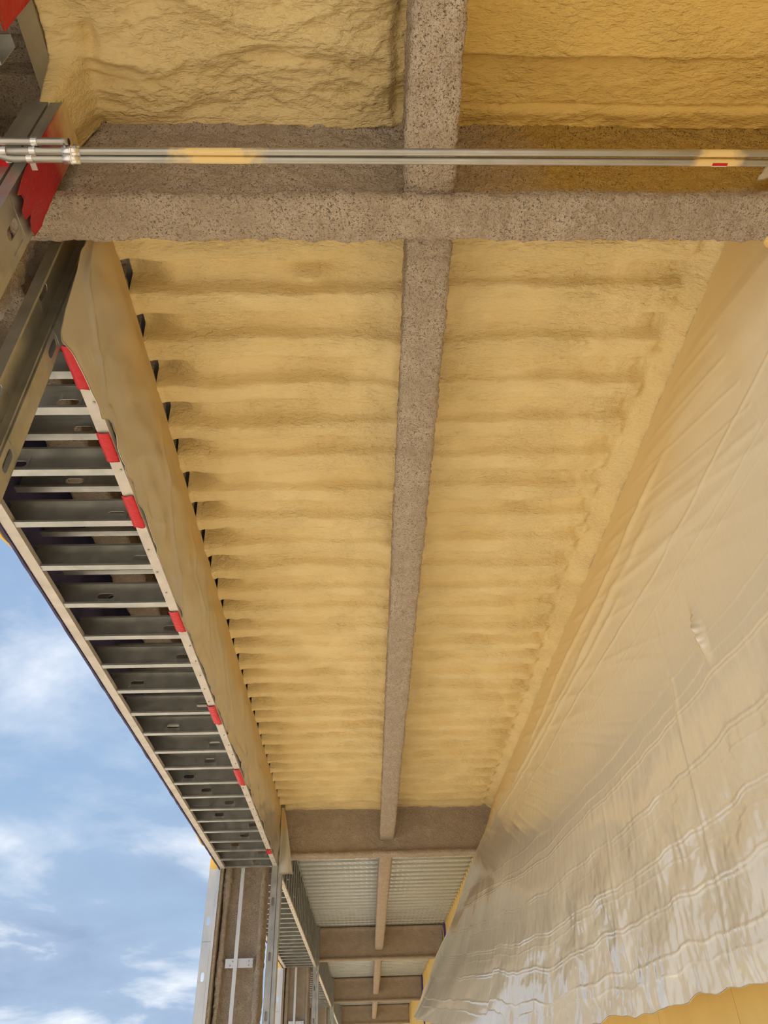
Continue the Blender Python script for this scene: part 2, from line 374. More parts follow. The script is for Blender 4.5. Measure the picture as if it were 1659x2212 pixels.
cb_labels = ['tan fireproofed centre beam overhead between the two nearest foam patches',
             'long tan fireproofed centre beam dividing the yellow foam ceiling',
             'fireproofed centre beam dividing the first bare metal deck bay',
             'fireproofed centre beam dividing the second bare metal deck bay',
             'short fireproofed centre beam in the third bare deck bay',
             'farthest fireproofed centre beam, only a sliver at the bottom']
for i in range(6):
    y0 = -1.2 if i == 0 else BEAM_Y[i-1]+.045; y1 = BEAM_Y[i]-.045
    zb = CBZ-.13 if i == 0 else CBZ; xa, xb = (.172, .352) if i == 0 else (.197, .392)
    c = (xa+xb)/2; hw = (xb-xa)/2; st = (.011, .014, .025, .05, .06, .08)[i]
    prof = [(c-hw, zb), (c+hw, zb), (c+hw*.98, zb+.06), (c+hw*.8, zb+.13), (c+hw*.8, DECK-.004), (c-hw*.8, DECK-.004), (c-hw*.8, zb+.13), (c-hw*.98, zb+.06)]
    V, F = sweep(prof, np.arange(y0, y1, st*1.25), 'Y', st, .010 if i < 2 else .008, 24, 20+i*2.7, .006)
    tag(obj('fireproofed_joist', V, F, M_FIRE, None, True), cb_labels[i], 'beam', 'centre beams')
# edge beam above the header frames
sp_labels = ['fireproofed edge beam above the nearest header frame', 'fireproofed edge beam glimpsed between the header studs beside the foam bay',
             'fireproofed edge beam above the header of the first bare deck bay']
for i in range(3):
    y0 = -2 if i == 0 else COL_Y[i-1]+.02; y1 = COL_Y[i]-.02; zb = 2.9+CH
    prof = [(-1.76, zb), (-1.53, zb), (-1.53, zb+.05), (-1.60, zb+.08), (-1.60, DECK-.03), (-1.69, DECK-.03), (-1.69, zb+.08), (-1.76, zb+.05)]
    V, F = sweep(prof, np.arange(y0, y1, .03), 'Y', .025, .009, 24, 60+i, .006)
    tag(obj('fireproofed_edge_beam', V, F, M_FIRE, None, True), sp_labels[i], 'beam', 'edge beams')

# ================================================================== light gauge steel
def cstud(length, web, flange, lip, slots, th=.0022, sl=.100, sw=.038):
    """C section: length along z, web in the plane y=0, flanges towards +y"""
    V = []; F = []
    def quad(a, b, c, d):
        n = len(V); V.extend([a, b, c, d]); F.append((n, n+1, n+2, n+3))
    h = web/2; z0 = 0.0
    for zc in sorted(slots):
        za, zb = zc-sl*.62, zc+sl*.62; quad((-h, 0, z0), (h, 0, z0), (h, 0, za), (-h, 0, za))
        r = sw/2; out = [(-h, za), (-h/3, za), (h/3, za), (h, za), (h, za+(zb-za)/3), (h, zb-(zb-za)/3), (h, zb), (h/3, zb), (-h/3, zb), (-h, zb), (-h, zb-(zb-za)/3), (-h, za+(zb-za)/3)]
        a0 = sl/2-r
        inn = [(-r*.8, zc-a0-r*.6), (-r*.3, zc-a0-r*.95), (r*.3, zc-a0-r*.95), (r*.8, zc-a0-r*.6), (r, zc-a0), (r, zc+a0), (r*.8, zc+a0+r*.6), (r*.3, zc+a0+r*.95), (-r*.3, zc+a0+r*.95), (-r*.8, zc+a0+r*.6), (-r, zc+a0), (-r, zc-a0)]
        n = len(V); V.extend([(x, 0, z) for x, z in out]+[(x, 0, z) for x, z in inn])
        F.extend([(n+i, n+(i+1) % 12, n+12+(i+1) % 12, n+12+i) for i in range(12)]); z0 = zb
    quad((-h, 0, z0), (h, 0, z0), (h, 0, length), (-h, 0, length))
    for s in (-1, 1):
        quad((s*h, 0, 0), (s*h, flange, 0), (s*h, flange, length), (s*h, 0, length))
        if lip: quad((s*h, flange, 0), (s*(h-lip), flange, 0), (s*(h-lip), flange, length), (s*h, flange, length))
    return solid_bm(V, F, th)
def place(VF, ex, ey, ez, o):
    """local axes x,y,z to world directions ex,ey,ez at o"""
    A = np.array([ex, ey, ez], float); return np.asarray(VF[0], float)@A+np.asarray(o, float), VF[1]

# ---- header frames: soffit ladder of studs, a back wall of short studs, an outer board
X_OUT, X_IN = -1.905, -1.15
SL = X_IN-X_OUT-.012
sv = []
for slots in ([.20], [.47], [.58], [.30], [.62]):
    VF = cstud(SL, .152, .041, .013, slots)
    V, F = place(VF, (0, 0, 1), (0, -1, 0), (1, 0, 0), (0, 0, .0785)); sv.append(mesh('stud', V, F, M_STEEL))
ws = []
for slots in ([.22], [.48], []):
    VF = cstud(DECK-HDR-.03, .05, .041, .01, slots, sw=.024, sl=.08)
    V, F = place(VF, (1, 0, 0), (0, -1, 0), (0, 0, 1), (0, 0, 0)); ws.append(mesh('wall_stud', V, F, M_STEEL))
def channel_y(x0, x1, y0, y1, z, leg, up=1):
    V = [(x0, y, z+up*leg) for y in (y0, y1)]+[(x0, y, z) for y in (y0, y1)]+[(x1, y, z) for y in (y0, y1)]+[(x1, y, z+up*leg) for y in (y0, y1)]
    return solid_bm(V, [(0, 1, 3, 2), (2, 3, 5, 4), (4, 5, 7, 6)], .0025)
hdr_labels = ['steel stud header frame at the top left corner, above the red taped jamb',
              'long ladder-like steel stud header frame with red tape patches on its inner edge',
              'bare steel header frame beside the first bare metal deck bay',
              'small steel header frame of the second bare deck bay',
              'distant steel header frame of the third bare deck bay']
slot_pat = [2, 0, 2, 4, 3, 4, 4, 0, 4, 3, 2, 1, 0, 3, 1, 3, 4, 1, 3, 2, 0, 1]
for i in range(5):
    y0, y1 = (-2.3, COL_Y[0]-.31) if i == 0 else (COL_Y[i-1]+.32, COL_Y[i]-.31)
    H = empty('header_frame', ((X_OUT+X_IN)/2, (y0+y1)/2, HDR)); tag(H, hdr_labels[i], 'header frame', 'header frames')
    V, F = channel_y(-1.893, -1.832, y0, y1, HDR, .034); obj('outer_track', V, F, M_TRACK, H)
    V, F = channel_y(-1.203, -1.147, y0, y1, HDR-.002, .034); t = obj('inner_track', V, F, M_TRACK, H)
    mb = MB()
    for k in range(int((y1-y0)/.22)):
        yy = y0+.1+k*.22; mb.tube([(-1.172+.012*math.sin(k*7.), yy, HDR-.0025), (-1.172+.012*math.sin(k*7.), yy, HDR-.008)], .006, 6)
    tag(mb.obj('screws', M_SCREW, t), kind='stuff')
    V, F = channel_y(-1.205, -1.147, y0, y1, DECK-.02 if i > 1 else FOAM-.015, .034, -1) if i else channel_y(-1.245, -1.172, y0, y1, 3.14+CH, .06, 1); obj('top_track', V, F, M_STEEL if i else M_DUSTED, H)
    # outer wall: a board, purple inside, yellow sheathing outside, with a slightly ragged bottom edge
    n = max(4, int((y1-y0)/.09)); ys = np.linspace(y0-.02, y1+.02, n); zb = HDR-.004-.014*np.abs(perlin(ys*5.1+i*9, 0.3))
    Vb = []
    for xx in (-1.913, -1.899):
        for zlo in (True, False): Vb += [(xx, yy, (z if zlo else DECK-.01)) for yy, z in zip(ys, zb)]
    Fb = []
    for k in range(n-1):
        Fb += [(k, k+1, n+k+1, n+k), (2*n+k, 3*n+k, 3*n+k+1, 2*n+k+1), (k, 2*n+k, 2*n+k+1, k+1), (n+k, n+k+1, 3*n+k+1, 3*n+k)]
    obj('inner_board', Vb, Fb, M_PURPLE, H)
    zb2 = HDR+.03-.09*np.maximum(0, perlin(ys*2.1+i*5, 1.3)-.1); Vc = [(x-.017, y, (z2 if k // n % 2 == 0 else z)) for k, ((x, y, z), z2) in enumerate(zip(Vb, np.tile(zb2, 4)))]
    obj('sheathing_board', Vc, Fb, M_SHEATH, H)
    k = 0; yy = y0+.42
    if i == 1: yy = 2.703-.4064*1
    while yy < y1+.01:
        inst('stud', sv[slot_pat[k % len(slot_pat)]], (X_OUT+.004, yy, HDR+.003), H)
        if i < 3: inst('upper_stud', sv[(slot_pat[k % len(slot_pat)]+1) % 5], (X_OUT+.004, yy+.005, HDR+.25), H)
        inst('wall_stud', ws[(k*2+i) % 3], (-1.175, yy-.13, HDR+.004), H)
        yy += .4064; k += 1
    inst('stud', sv[1], (X_OUT+.004, y1-.003, HDR+.003), H)

# ---- columns, jamb studs, struts
col_labels = ['fireproofed column behind the near slotted steel jamb, upper left', 'lumpy fireproofed column at the end of the foam bay, beside the sky',
              'second fireproofed column, beyond the first bare deck bay', 'third small fireproofed column down the row', 'farthest tiny fireproofed column']
jn_labels = ['slotted steel jamb stud wrapped in red tape, upper left', 'inner steel jamb stud at the first far column, under the hanging plastic flap',
             'inner steel jamb stud at the second far column', 'inner steel jamb stud at the third column', 'inner steel jamb stud at the farthest column']
jf_labels = ['long diagonal-looking steel jamb stud with slots at the near end of the ladder frame', 'steel jamb on the far side of the first far column',
             'steel jamb on the far side of the second far column', 'steel jamb on the far side of the third column', 'steel jamb on the far side of the last column']
jo_labels = [None, 'pale slotted outer jamb stud at the first far column, against the sky', 'outer jamb stud at the second far column against the sky',
             'outer jamb stud at the third column', 'outer jamb stud at the farthest column']
su_labels = [None, 'thin bright vertical channel with clip in front of the first far column', 'thin vertical channel with clip in front of the second far column',
             'thin vertical channel in front of the third column', 'thin vertical channel at the farthest column']
zs_slots = lambda zoff: [z for z in np.arange(.35+zoff, 3.99, .6)]
for i in range(5):
    yc = COL_Y[i]; st = (.02, .022, .035, .05, .07)[i]; ht = DECK-.01
    # H section, flanges at the two x ends
    h = .105; g = .150; prof = [(-1.86, yc-g), (-1.775, yc-g), (-1.765, yc-.06), (-1.70, yc-.03), (-1.45, yc-.03), (-1.385, yc-.06), (-1.375, yc-g), (-1.295, yc-g),
                      (-1.295, yc+h), (-1.38, yc+h), (-1.385, yc+.05), (-1.45, yc+.03), (-1.70, yc+.03), (-1.765, yc+.05), (-1.77, yc+h), (-1.86, yc+h)]
    zz0 = 0 if i else 1.4
    V, F = sweep(prof, np.arange(0, ht, st*1.2), 'Z', st, .015, 22, 90+i*4, .022)
    tag(obj('fireproofed_column', V, F, M_FIRE, None, True), col_labels[i], 'column', 'fireproofed columns')
    # near inner jamb: slotted web towards the room + second stud behind it
    J = empty('jamb_stud', (-1.13, yc-.32, 0)); tag(J, jn_labels[i], 'steel stud', 'near jamb studs')
    jt = DECK-.02 if i else 2.90+CH
    VF = cstud(jt, .165, .041, .012, [z for z in np.arange(.172, 4.0, .6)]); V, F = place(VF, (0, 1, 0), (-1, 0, 0), (0, 0, 1), (-1.088, yc-.3185, 0)); obj('stud', V, F, M_STEEL, J)
    VF = cstud(jt, .075, .035, .010, zs_slots(.25)); V, F = place(VF, (1, 0, 0), (0, 1, 0), (0, 0, 1), (-1.175, yc-.401, 0)); obj('stud', V, F, M_STEEL, J)
    mb = MB()
    for k in range(26): mb.box(-1.0885, -1.0855, yc-.262, yc-.238, .1+k*.17, .24+k*.17)
    mb.obj('flange_strip', M_STEEL, J)
    # far inner jamb: an open channel and a slotted stud side by side
    J = empty('jamb_stud', (-1.2, yc+.2, 0)); tag(J, jf_labels[i], 'steel stud', 'far jamb studs')
    VF = cstud(DECK-.02, .152, .041, .012, [z for z in np.arange(.52, 4.6, .6)]); V, F = place(VF, (0, 1, 0), (1, 0, 0), (0, 0, 1), (-1.245, yc+.150, 0)); obj('stud', V, F, M_STEEL, J)
    VF = cstud(DECK-.02, .090, .041, .010, [z for z in np.arange(.33, 4.6, .6)]); V, F = place(VF, (0, 1, 0), (-1, 0, 0), (0, 0, 1), (-1.2, yc+.274, 0)); obj('stud', V, F, M_STEEL, J)
    if i == 0: continue
    J = empty('outer_jamb_stud', (-1.97, yc-.2, 0)); tag(J, jo_labels[i], 'steel stud', 'outer jamb studs')
    VF = cstud(HDR+.02, .105, .041, .012, [z for z in np.arange(.43, 3.9, .6)]); V, F = place(VF, (1, 0, 0), (0, 1, 0), (0, 0, 1), (-1.995, yc-.22, 0)); obj('stud', V, F, M_BRIGHT, J)
    MB().box(-1.940, -1.905, yc-.226, yc-.18, 0, HDR+.02).obj('flange_strip', M_BRIGHT, J)
    for zz in np.arange(.8, 3.9, 1.2): MB().box(-2.045, -1.94, yc-.224, yc-.222, zz, zz+.006).obj('seam', M_SCREW, J)
    o = obj('sheathing_panel', MB().box(-2.05, -1.905, yc-.225, yc-.205, HDR+.02, DECK).V, BOXF, M_SHEATH)
    tag(o, ['', 'yellow sheathing panel above the outer stud of the first far column', 'small yellow sheathing panel above the second far column',
            'tiny yellow sheathing panel above the third column', 'tiny yellow sheathing panel above the farthest column'][i], 'panel', 'column sheathing panels')
    MB().box(-1.903, -1.868, yc-.21, yc+.2, 0, HDR+.3).obj('return_board', M_FIRE, J)
    S = empty('strut_channel', (-1.617, yc-.17, 0)); tag(S, su_labels[i], 'channel', 'column struts')
    VF = cstud(HDR+.1, .046, .025, 0, []); V, F = place(VF, (1, 0, 0), (0, 1, 0), (0, 0, 1), (-1.617, yc-.175, 0)); obj('channel', V, F, M_BRIGHT, S)
    for zc in (1.373+CH, .2+CH):
        cl = obj('clip', solid_bm([(-1.745, yc-.145, zc-.05), (-1.405, yc-.145, zc-.05), (-1.405, yc-.145, zc+.05), (-1.745, yc-.145, zc+.05), (-1.405, yc-.07, zc+.05), (-1.745, yc-.07, zc+.05)],
                                   [(0, 1, 2, 3), (3, 2, 4, 5)], .003)[0], solid_bm([(-1.745, 0, -.05), (-1.405, 0, -.05), (-1.405, 0, .05), (-1.745, 0, .05), (-1.405, .07, .05), (-1.745, .07, .05)], [(0, 1, 2, 3), (3, 2, 4, 5)], .003)[1], M_BRIGHT, S)
        mb = MB()
        for dx, dz in ((-.11, -.025), (-.08, .02), (.12, .02), (.17, .02), (.12, -.025), (.17, -.025)):
            mb.tube([(-1.575+dx, yc-.147, zc+dz), (-1.575+dx, yc-.156, zc+dz)], .008, 8)
        tag(mb.obj('screws', M_SCREW, cl), kind='stuff')

# ================================================================== spray foam
def heightfield(name, xs, ys, Z, mat, top, skirt=True):
    nx, ny = len(xs), len(ys); X, Y = np.meshgrid(xs, ys, indexing='ij')
    V = np.stack([X.ravel(), Y.ravel(), Z.ravel()], 1); F = grid_faces(nx, ny)[:, ::-1].tolist()
    if skirt:      # close the sides up to the deck, then a back
        ring = [i*ny for i in range(nx)]+[(nx-1)*ny+j for j in range(1, ny)]+[i*ny+ny-1 for i in range(nx-2, -1, -1)]+[j for j in range(ny-2, 0, -1)]
        b = len(V); R = V[ring].copy(); R[:, 2] = top; V = np.vstack([V, R]); n = len(ring)
        F += [(ring[k], ring[(k+1) % n], b+(k+1) % n, b+k)[::-1] for k in range(n)]
    return obj(name, V, F, mat, None, True)
def flutes(X, Y, u, side):
    """height above the ridge level; u = 0 at the wall/header edge, 1 at the centre beam"""
    wob = .030*perlin(X*1.3+side*9, Y*1.1)+.016*perlin(X*4+side*5, Y*2.3)
    t = ((Y+wob-1.99) / PITCH); k = np.floor(t); t = t-k
    rnd = perlin(k*.73+side*3, 0.5)
    wd = .47+.12*rnd+.06*perlin(X*1.1, k*.9+side)
    g = sstep(0, .12, t)*(1-sstep(wd-.01, wd+.07, t))*(1-.25*sstep(.1, wd, t)*sstep(.04, .3, u))
    dep = (.130-.078*sstep(.02, .20, u)-.010*sstep(.6, 1, u))*(1+.30*rnd+(.15+.75*sstep(.1, .4, u))*perlin(X*1.5+side*3, k*1.37))
    rid = -.024*np.sin(np.pi*np.clip((t-wd)/(1-wd), 0, 1))*(1+.9*perlin(X*1.5, Y*1.5+3))
    roll = -.020*np.exp(-((t-wd-.10)/.07)**2)*np.maximum(0, .35+perlin(X*1.2+side*4, k*2.1))          # rolled lip along the groove
    return np.maximum(dep, .008)*g+rid+roll
def fine(X, Y, s=0.0):
    wy = Y+.03*perlin(X*3+s, Y*3)
    am = sstep(-.15, .45, perlin(X*1.6+s, Y*4.0, 6.0))
    return .010*fbm(X*6+s, Y*12, 1.0, 3)+am*(.012*np.abs(perlin(X*9+s, wy*34, 3.0))+.008*np.abs(perlin(X*24+s, wy*60, 5.0)))
# bay between the first two cross beams, left of the centre beam
def ygrid(y0, y1, fn): 
    o = [y0]
    while o[-1] < y1: o.append(o[-1]+fn(o[-1]))
    o[-1] = y1; return np.array(o)
ys = ygrid(1.53, 10.49, lambda y: .0085+.0010*y)
xs = np.r_[np.linspace(-1.140, -1.08, 12)[:-1], np.linspace(-1.08, .245, 130)]; X, Y = np.meshgrid(xs, ys, indexing='ij'); u = (X+1.155)/1.37
Z = FOAM+flutes(X, Y, u, 0)+fine(X, Y)+.008*fbm(X*2.5, Y*2.5, 5.0, 2)
Z -= .010*(1-sstep(-1.14, -1.11, X))                                  # band turned down on the plastic
Z -= .035*sstep(.10, .20, X+.03*perlin(Y*2.2, 0.7)+.015*perlin(Y*7, 3.1))*(.5+.5*perlin(Y*1.7, 9.1))   # lumps against the centre beam
Z += .010*np.maximum(0, perlin(X*9, Y*9, 4.0))*sstep(-.25, .1, X)
Z -= .085*np.exp(-(((X+.24)/.085)**2+((Y-2.09)/.05)**2))             # the single big blob near the front
tag(heightfield('spray_foam', xs, ys, np.minimum(Z, DECK+.070), M_FOAM, DECK-.006, False),
    'ribbed yellow spray foam ceiling panel left of the long centre beam', 'insulation', 'foam panels')
# right of the centre beam
xs = np.linspace(.345, 1.76, 135); X, Y = np.meshgrid(xs, ys, indexing='ij'); u = (1.76-X)/1.39
edge = 1.66-.06*np.exp(-((Y-4.6)/1.6)**2)+.02*perlin(Y*2.1, 4.4)
Z = FOAM+flutes(X, Y, u, 1)*(1-sstep(edge-.05, edge, X))*(.70+.30*sstep(.37, .9, X))*.9+fine(X, Y, 4)*1.2+.010*fbm(X*2.2+8, Y*2.2, 5.0, 2)
Z -= .05*sstep(edge-.02, 1.76, X)
Z -= .012*np.abs(perlin(X*12, Y*14, 8.0))*sstep(1.1, 1.5, X)*(1-sstep(edge, edge+.03, X))
tag(heightfield('spray_foam', xs, ys, np.minimum(Z, DECK+.066), M_FOAM, DECK-.006),
    'ribbed yellow spray foam ceiling panel right of the long centre beam', 'insulation', 'foam panels')
# nearest bay, overhead
yn = np.r_[np.linspace(-1.2, .6, 40)[:-1], np.linspace(.6, 1.375, 125)]
xs = np.linspace(-1.168, .225, 200); X, Y = np.meshgrid(xs, yn, indexing='ij')
wx = X+.12*perlin(X*1.7, Y*1.7, 2.0); wy = Y+.11*perlin(X*1.8+5, Y*2.4, 3.0)
roll = np.abs(perlin(wx*1.1, wy*4.6, 1.0))
Z = FOAM-.02+.085*np.minimum(roll, .33)-.035*np.maximum(0, perlin(wx*2.2, wy*4.1, 6.0))+.022*np.abs(fbm(wx*6, wy*14, 2.5, 3))+.009*np.abs(perlin(wx*20, wy*38, 1.0))
Z -= .03*np.exp(-((X-.09)/.07)**2)*(.5+.8*perlin(Y*5, 8.8)); Z += .03*sstep(.13, .17, X+.03*perlin(Y*6, 1.0))
Z -= .03*(1-sstep(-1.16, -1.05, X))*(1+perlin(Y*7, 3.3)); Z += .05*np.exp(-(((X+1.02)/.03)**2+((Y-1.07)/.06)**2))
Z -= .27*(1-sstep(-1.135, -1.04, X+.02*perlin(Y*9, 5.0)))*sstep(1.09, 1.20, Y)
Z = np.where((Y > 1.30) & (X > -1.03), Z-(Z-(FOAM-.012))*.6*sstep(1.30, 1.345, Y), Z)
Yd = Y+(Y > 1.30)*(.012*perlin(X*4.1, 3.3)+.008*perlin(X*13, 5.3))*sstep(1.30, 1.365, Y)
V = np.stack([X.ravel(), Yd.ravel(), Z.ravel()], 1)
o = heightfield('spray_foam', xs, yn, np.minimum(Z, DECK+.066), M_FOAM, DECK-.006)
for k, vv in enumerate(Yd.ravel()): o.data.vertices[k].co.y = vv-o.location.y
tag(o, 'thick lumpy yellow spray foam patch overhead at the top left', 'insulation', 'foam panels')
xs = np.linspace(.305, 1.84, 190); X, Y = np.meshgrid(xs, yn, indexing='ij')
seam = 1.088+.018*perlin(X*1.6, 2.0)+.020*sstep(.35, .8, X)+.006*perlin(X*9, 1.0)
Z = FOAM-.005-.040*(1-sstep(seam-.010, seam+.004, Y))*(1-.75*sstep(.9, 1.6, X))+.020*fbm(X*1.5, Y*2.0, 9.0, 2)+.010*np.abs(fbm(X*6+3, Y*13, 4.5, 3))*sstep(seam, seam+.1, Y)+.003*fbm(X*24, Y*36, 7.0, 2)
Z -= .014*np.exp(-((Y-1.315)/.03)**2); Z += .010*np.exp(-((Y-1.285)/.006)**2)
Z -= .05*sstep(1.74, 1.84, X)
tag(heightfield('spray_foam', xs, yn, np.minimum(Z, DECK+.02), M_FOAM2, DECK-.006),
    'smooth golden spray foam patch overhead at the top right', 'insulation', 'foam panels')

# ================================================================== plastic films
def film(name, P, mat, th=.003):
    nu, nv = P.shape[:2]; du = np.gradient(P, axis=0); dv = np.gradient(P, axis=1); n = np.cross(du, dv); n /= np.linalg.norm(n, axis=2)[..., None]+1e-9
    A = P.reshape(-1, 3); B = (P+n*th).reshape(-1, 3); V = np.vstack([A, B]); F = grid_faces(nu, nv); k = nu*nv
    FF = F.tolist()+(F[:, ::-1]+k).tolist()
    ring = [i*nv for i in range(nu)]+[(nu-1)*nv+j for j in range(1, nv)]+[i*nv+nv-1 for i in range(nu-2, -1, -1)]+[j for j in range(nv-2, 0, -1)]
    m_ = len(ring); FF += [(ring[a], b_, b_+k, ring[a]+k)[::-1] for a in range(m_) for b_ in (ring[(a+1) % m_],)]
    return obj(name, V, FF, mat, None, True)
# --- right: big sheet over the wall, pulled out into the bay at its far end
def sheetD(s): return .04+1.13*np.clip((s-2.5)/7.85, 0, 1)**2.2
def sheetB(s): return .33+.45*np.clip((s-6.5)/3.85, 0, 1)**1.5+.2*np.clip((s-10.0)/.35, 0, 1)**2
sv_ = ygrid(1.545, 10.35, lambda s: .011+.0020*s); wv = np.linspace(0, 1, 480)
Sg, Wg = np.meshgrid(sv_, wv, indexing='ij')
zb = sheetB(Sg)+.035*perlin(Sg*2.1, 4.0)*(Sg < 8)+.02*perlin(Sg*7, 4.5)+.05*np.maximum(0, perlin(Sg*1.1+3, 1.7))*(Sg < 8)
Zr = 3.12-Wg*(3.12-zb); q = (3.12-Zr)/2.15
Xr = 1.74-sheetD(Sg)*np.maximum(q, 0)**1.15
D = np.zeros_like(Sg)
def crease(w0, amp, wid, wav=.012, ph=0.0, s0=0, s1=99):
    ww = w0+wav*perlin(Sg*.45+ph, 1.1)+.003*perlin(Sg*2.3+ph, 3.1); e = (Wg-ww)/wid
    return amp*np.exp(-e*e)*sstep(s0, s0+.6, Sg)*(1-sstep(s1-.8, s1, Sg))*(.65+.6*perlin(Sg*1.9+ph, 7.0))
for w0, amp, wid, ph in ((.33, .0032, .0022, 1), (.36, .002, .002, 12), (.485, .0042, .0024, 2), (.53, .0032, .0022, 3), (.555, .006, .0026, 4), (.563, .004, .002, 4), (.655, .007, .003, 5), (.664, .005, .002, 5), (.69, .003, .002, 15),
                         (.755, .007, .003, 6), (.763, .005, .002, 6), (.785, .003, .002, 16), (.84, .007, .003, 7), (.848, .005, .0022, 7), (.92, .007, .003, 8), (.95, .004, .0026, 9)):
    D += crease(w0, amp*.5, wid*.85, ph=ph*2.7)
D += crease(.155, .020, .012, .03, 40, 3.2, 8.5); D += crease(.105, .022, .009, .03, 43, 2.8, 7.5); D += crease(.19, .014, .008, .03, 46, 4.0, 9.5); D += crease(.255, .005, .004, .03, 49)
e1 = perlin(Sg*1.1+Wg*9.0, Wg*1.4, 2.0); D += .014*np.maximum(0, .5-np.abs(e1)*3)*(1-sstep(.25, .5, Wg))*sstep(0.02, .06, Wg)
e2 = perlin(Sg*2.4+Wg*16.0, Wg*2.0, 5.0); D += .006*np.maximum(0, .6-np.abs(e2)*4)*(1-sstep(.3, .55, Wg))*sstep(0.02, .05, Wg)*(Sg > 2.2)
D += .0045*np.exp(-((Sg-3.72-.25*(Wg-.5)-.03*perlin(Wg*6, 2.2))/.014)**2)*sstep(.3, .5, Wg)
D += .0025*np.exp(-((Sg-5.15-.1*perlin(Wg*4, 8.2))/.014)**2)*sstep(.5, .65, Wg)
low = sstep(.52, .80, Wg)*sstep(9.5, 5, Sg)
D += low*(.020*fbm(Sg*1.9, Wg*7, 3.0, 2)+.005*np.abs(perlin(Sg*7, Wg*14, 3.0))+.0022*perlin(Sg*24, Wg*22, 5.0)+.0014*perlin(Sg*60, Wg*60, 5.0))
fold = np.zeros_like(Sg)
for w0, ph in ((.555, 4), (.655, 5), (.755, 6), (.84, 7), (.92, 8)):
    e = Wg-(w0+.012*perlin(Sg*.45+ph*2.7, 1.1)); fold += np.where(e > 0, np.exp(-e/.025), np.exp(e/.008))
D += fold*.0022*np.maximum(-.2, perlin(Sg*30, Wg*6, 7.0))*sstep(10, 5, Sg)          # short upright puckers hanging from each fold
D += .042*np.exp(-((Sg-3.25)/.026)**2-((Wg-.475)/.038)**2)*(1+.5*perlin(Sg*60, Wg*90, 1.0))          # small stiff pucker that catches the light
far = sstep(6.5, 10, Sg); D += far*(.05*np.sin((Wg-.15)*7+Sg*.7)*sstep(.15, .5, Wg)+.018*perlin(Sg*1.6, Wg*5, 9.0))
D *= sstep(0, .03, Wg)
Xr = Xr-D
# far bottom corner rolls back a little
c_ = sstep(9.7, 10.35, Sg)*sstep(.72, 1, Wg); Yr = Sg-.25*c_*c_; Xr = Xr+.10*c_*c_
sheet = film('plastic_sheet', np.stack([Xr, Yr, Zr+CH], -1), M_POLY)
tag(sheet, 'huge milky plastic sheet draped over the right wall, glossy and creased', 'plastic sheet')
# --- left: film over the inner face of the header
yl = ygrid(1.70, 10.36, lambda y: .02+.004*y); wl = np.linspace(0, 1, 70); Sg, Wg = np.meshgrid(yl, wl, indexing='ij')
zlow = np.interp(yl, [1.70, 1.74, 1.76, 1.80, 1.90, 2.2, 2.28, 2.36, 2.45, 2.6, 2.72, 2.80, 2.9, 3.6, 4.2, 10.4],
                 [2.76, 2.62, 2.36, 2.31, 2.36, 2.40, 2.375, 2.45, 2.41, 2.40, 2.425, 2.46, 2.42, 2.425, 2.43, 2.43])+.010*perlin(yl*3.1, 0.0)+.006*perlin(yl*11, 0.0)
ztop = 3.155; Zr = ztop-Wg*(ztop-zlow[:, None])
Xr = -1.135-.004*Wg+.024*fbm(Sg*1.7+Wg*1.1, Wg*2.2, 3.0, 2)*sstep(0, .2, Wg)
e1 = perlin(Sg*1.5-Wg*1.6, Wg*.8, 4.0); Xr += .026*np.maximum(0, .5-np.abs(e1)*4)*sstep(.1, .4, Wg)
e2 = perlin(Sg*3.0+Wg*2.2, Wg*1.1, 14.0); Xr += .018*np.maximum(0, .5-np.abs(e2)*4)*sstep(.2, .5, Wg)
Xr = np.maximum(Xr, -1.144)
tag(film('plastic_sheet', np.stack([Xr, Sg, Zr+CH], -1), M_POLYL, .002), 'dusty translucent plastic film on the inner face of the ladder frame', 'plastic sheet')
# --- the loose end of that film hanging at the column
a = np.linspace(0, 1, 16); b = np.linspace(0, 1, 30); A, B = np.meshgrid(a, b, indexing='ij')
Xf = -1.125+A*(.03+.15*B**.8)+.012*np.sin(A*3)*B; Yf = 10.30+.03*np.sin(A*5+B*2)*B; Zf = 3.14-B*(.84-.01*A)+.012*perlin(A*3, B*2)*B
tag(film('plastic_flap', np.stack([Xf, Yf, Zf+CH], -1), M_POLYL, .002), 'loose narrow flap of plastic hanging at the end of the foam bay', 'plastic sheet')
# --- corner of another film in the nearest bay, right edge
a = np.linspace(0, 1, 14); A, B = np.meshgrid(a, a, indexing='ij')
Xf = 1.485+.06*B+.10*A; Yf = 1.33-.02*A-.03*B*(1-A); Zf = 2.80-.17*(1-B)-.02*A*B+.012*perlin(A*3, B*3)-(1-A)*B*.09
tag(film('plastic_sheet', np.stack([Xf, Yf, Zf+CH], -1), M_POLYL, .002), 'small corner of plastic film beside the golden foam at the right edge', 'plastic sheet')
# bright foam tuft at the wall end of the near cross beam
t = np.linspace(0, math.pi, 14); f = np.linspace(0, 2*math.pi, 24, endpoint=False); T_, F2 = np.meshgrid(t, f, indexing='ij')
d = 1+.25*perlin(np.sin(T_)*np.cos(F2)*3, np.sin(T_)*np.sin(F2)*3, np.cos(T_)*3)
V = np.stack([(1.60+.045*d*np.sin(T_)*np.cos(F2)).ravel(), (1.505+.05*d*np.sin(T_)*np.sin(F2)).ravel(), (FLB+.04+.085*d*np.cos(T_)).ravel()], 1)
tag(obj('foam_tuft', V, grid_faces(14, 24, True), M_FOAM2, None, True), 'small golden tuft of foam at the wall end of the overhead cross beam', 'insulation')

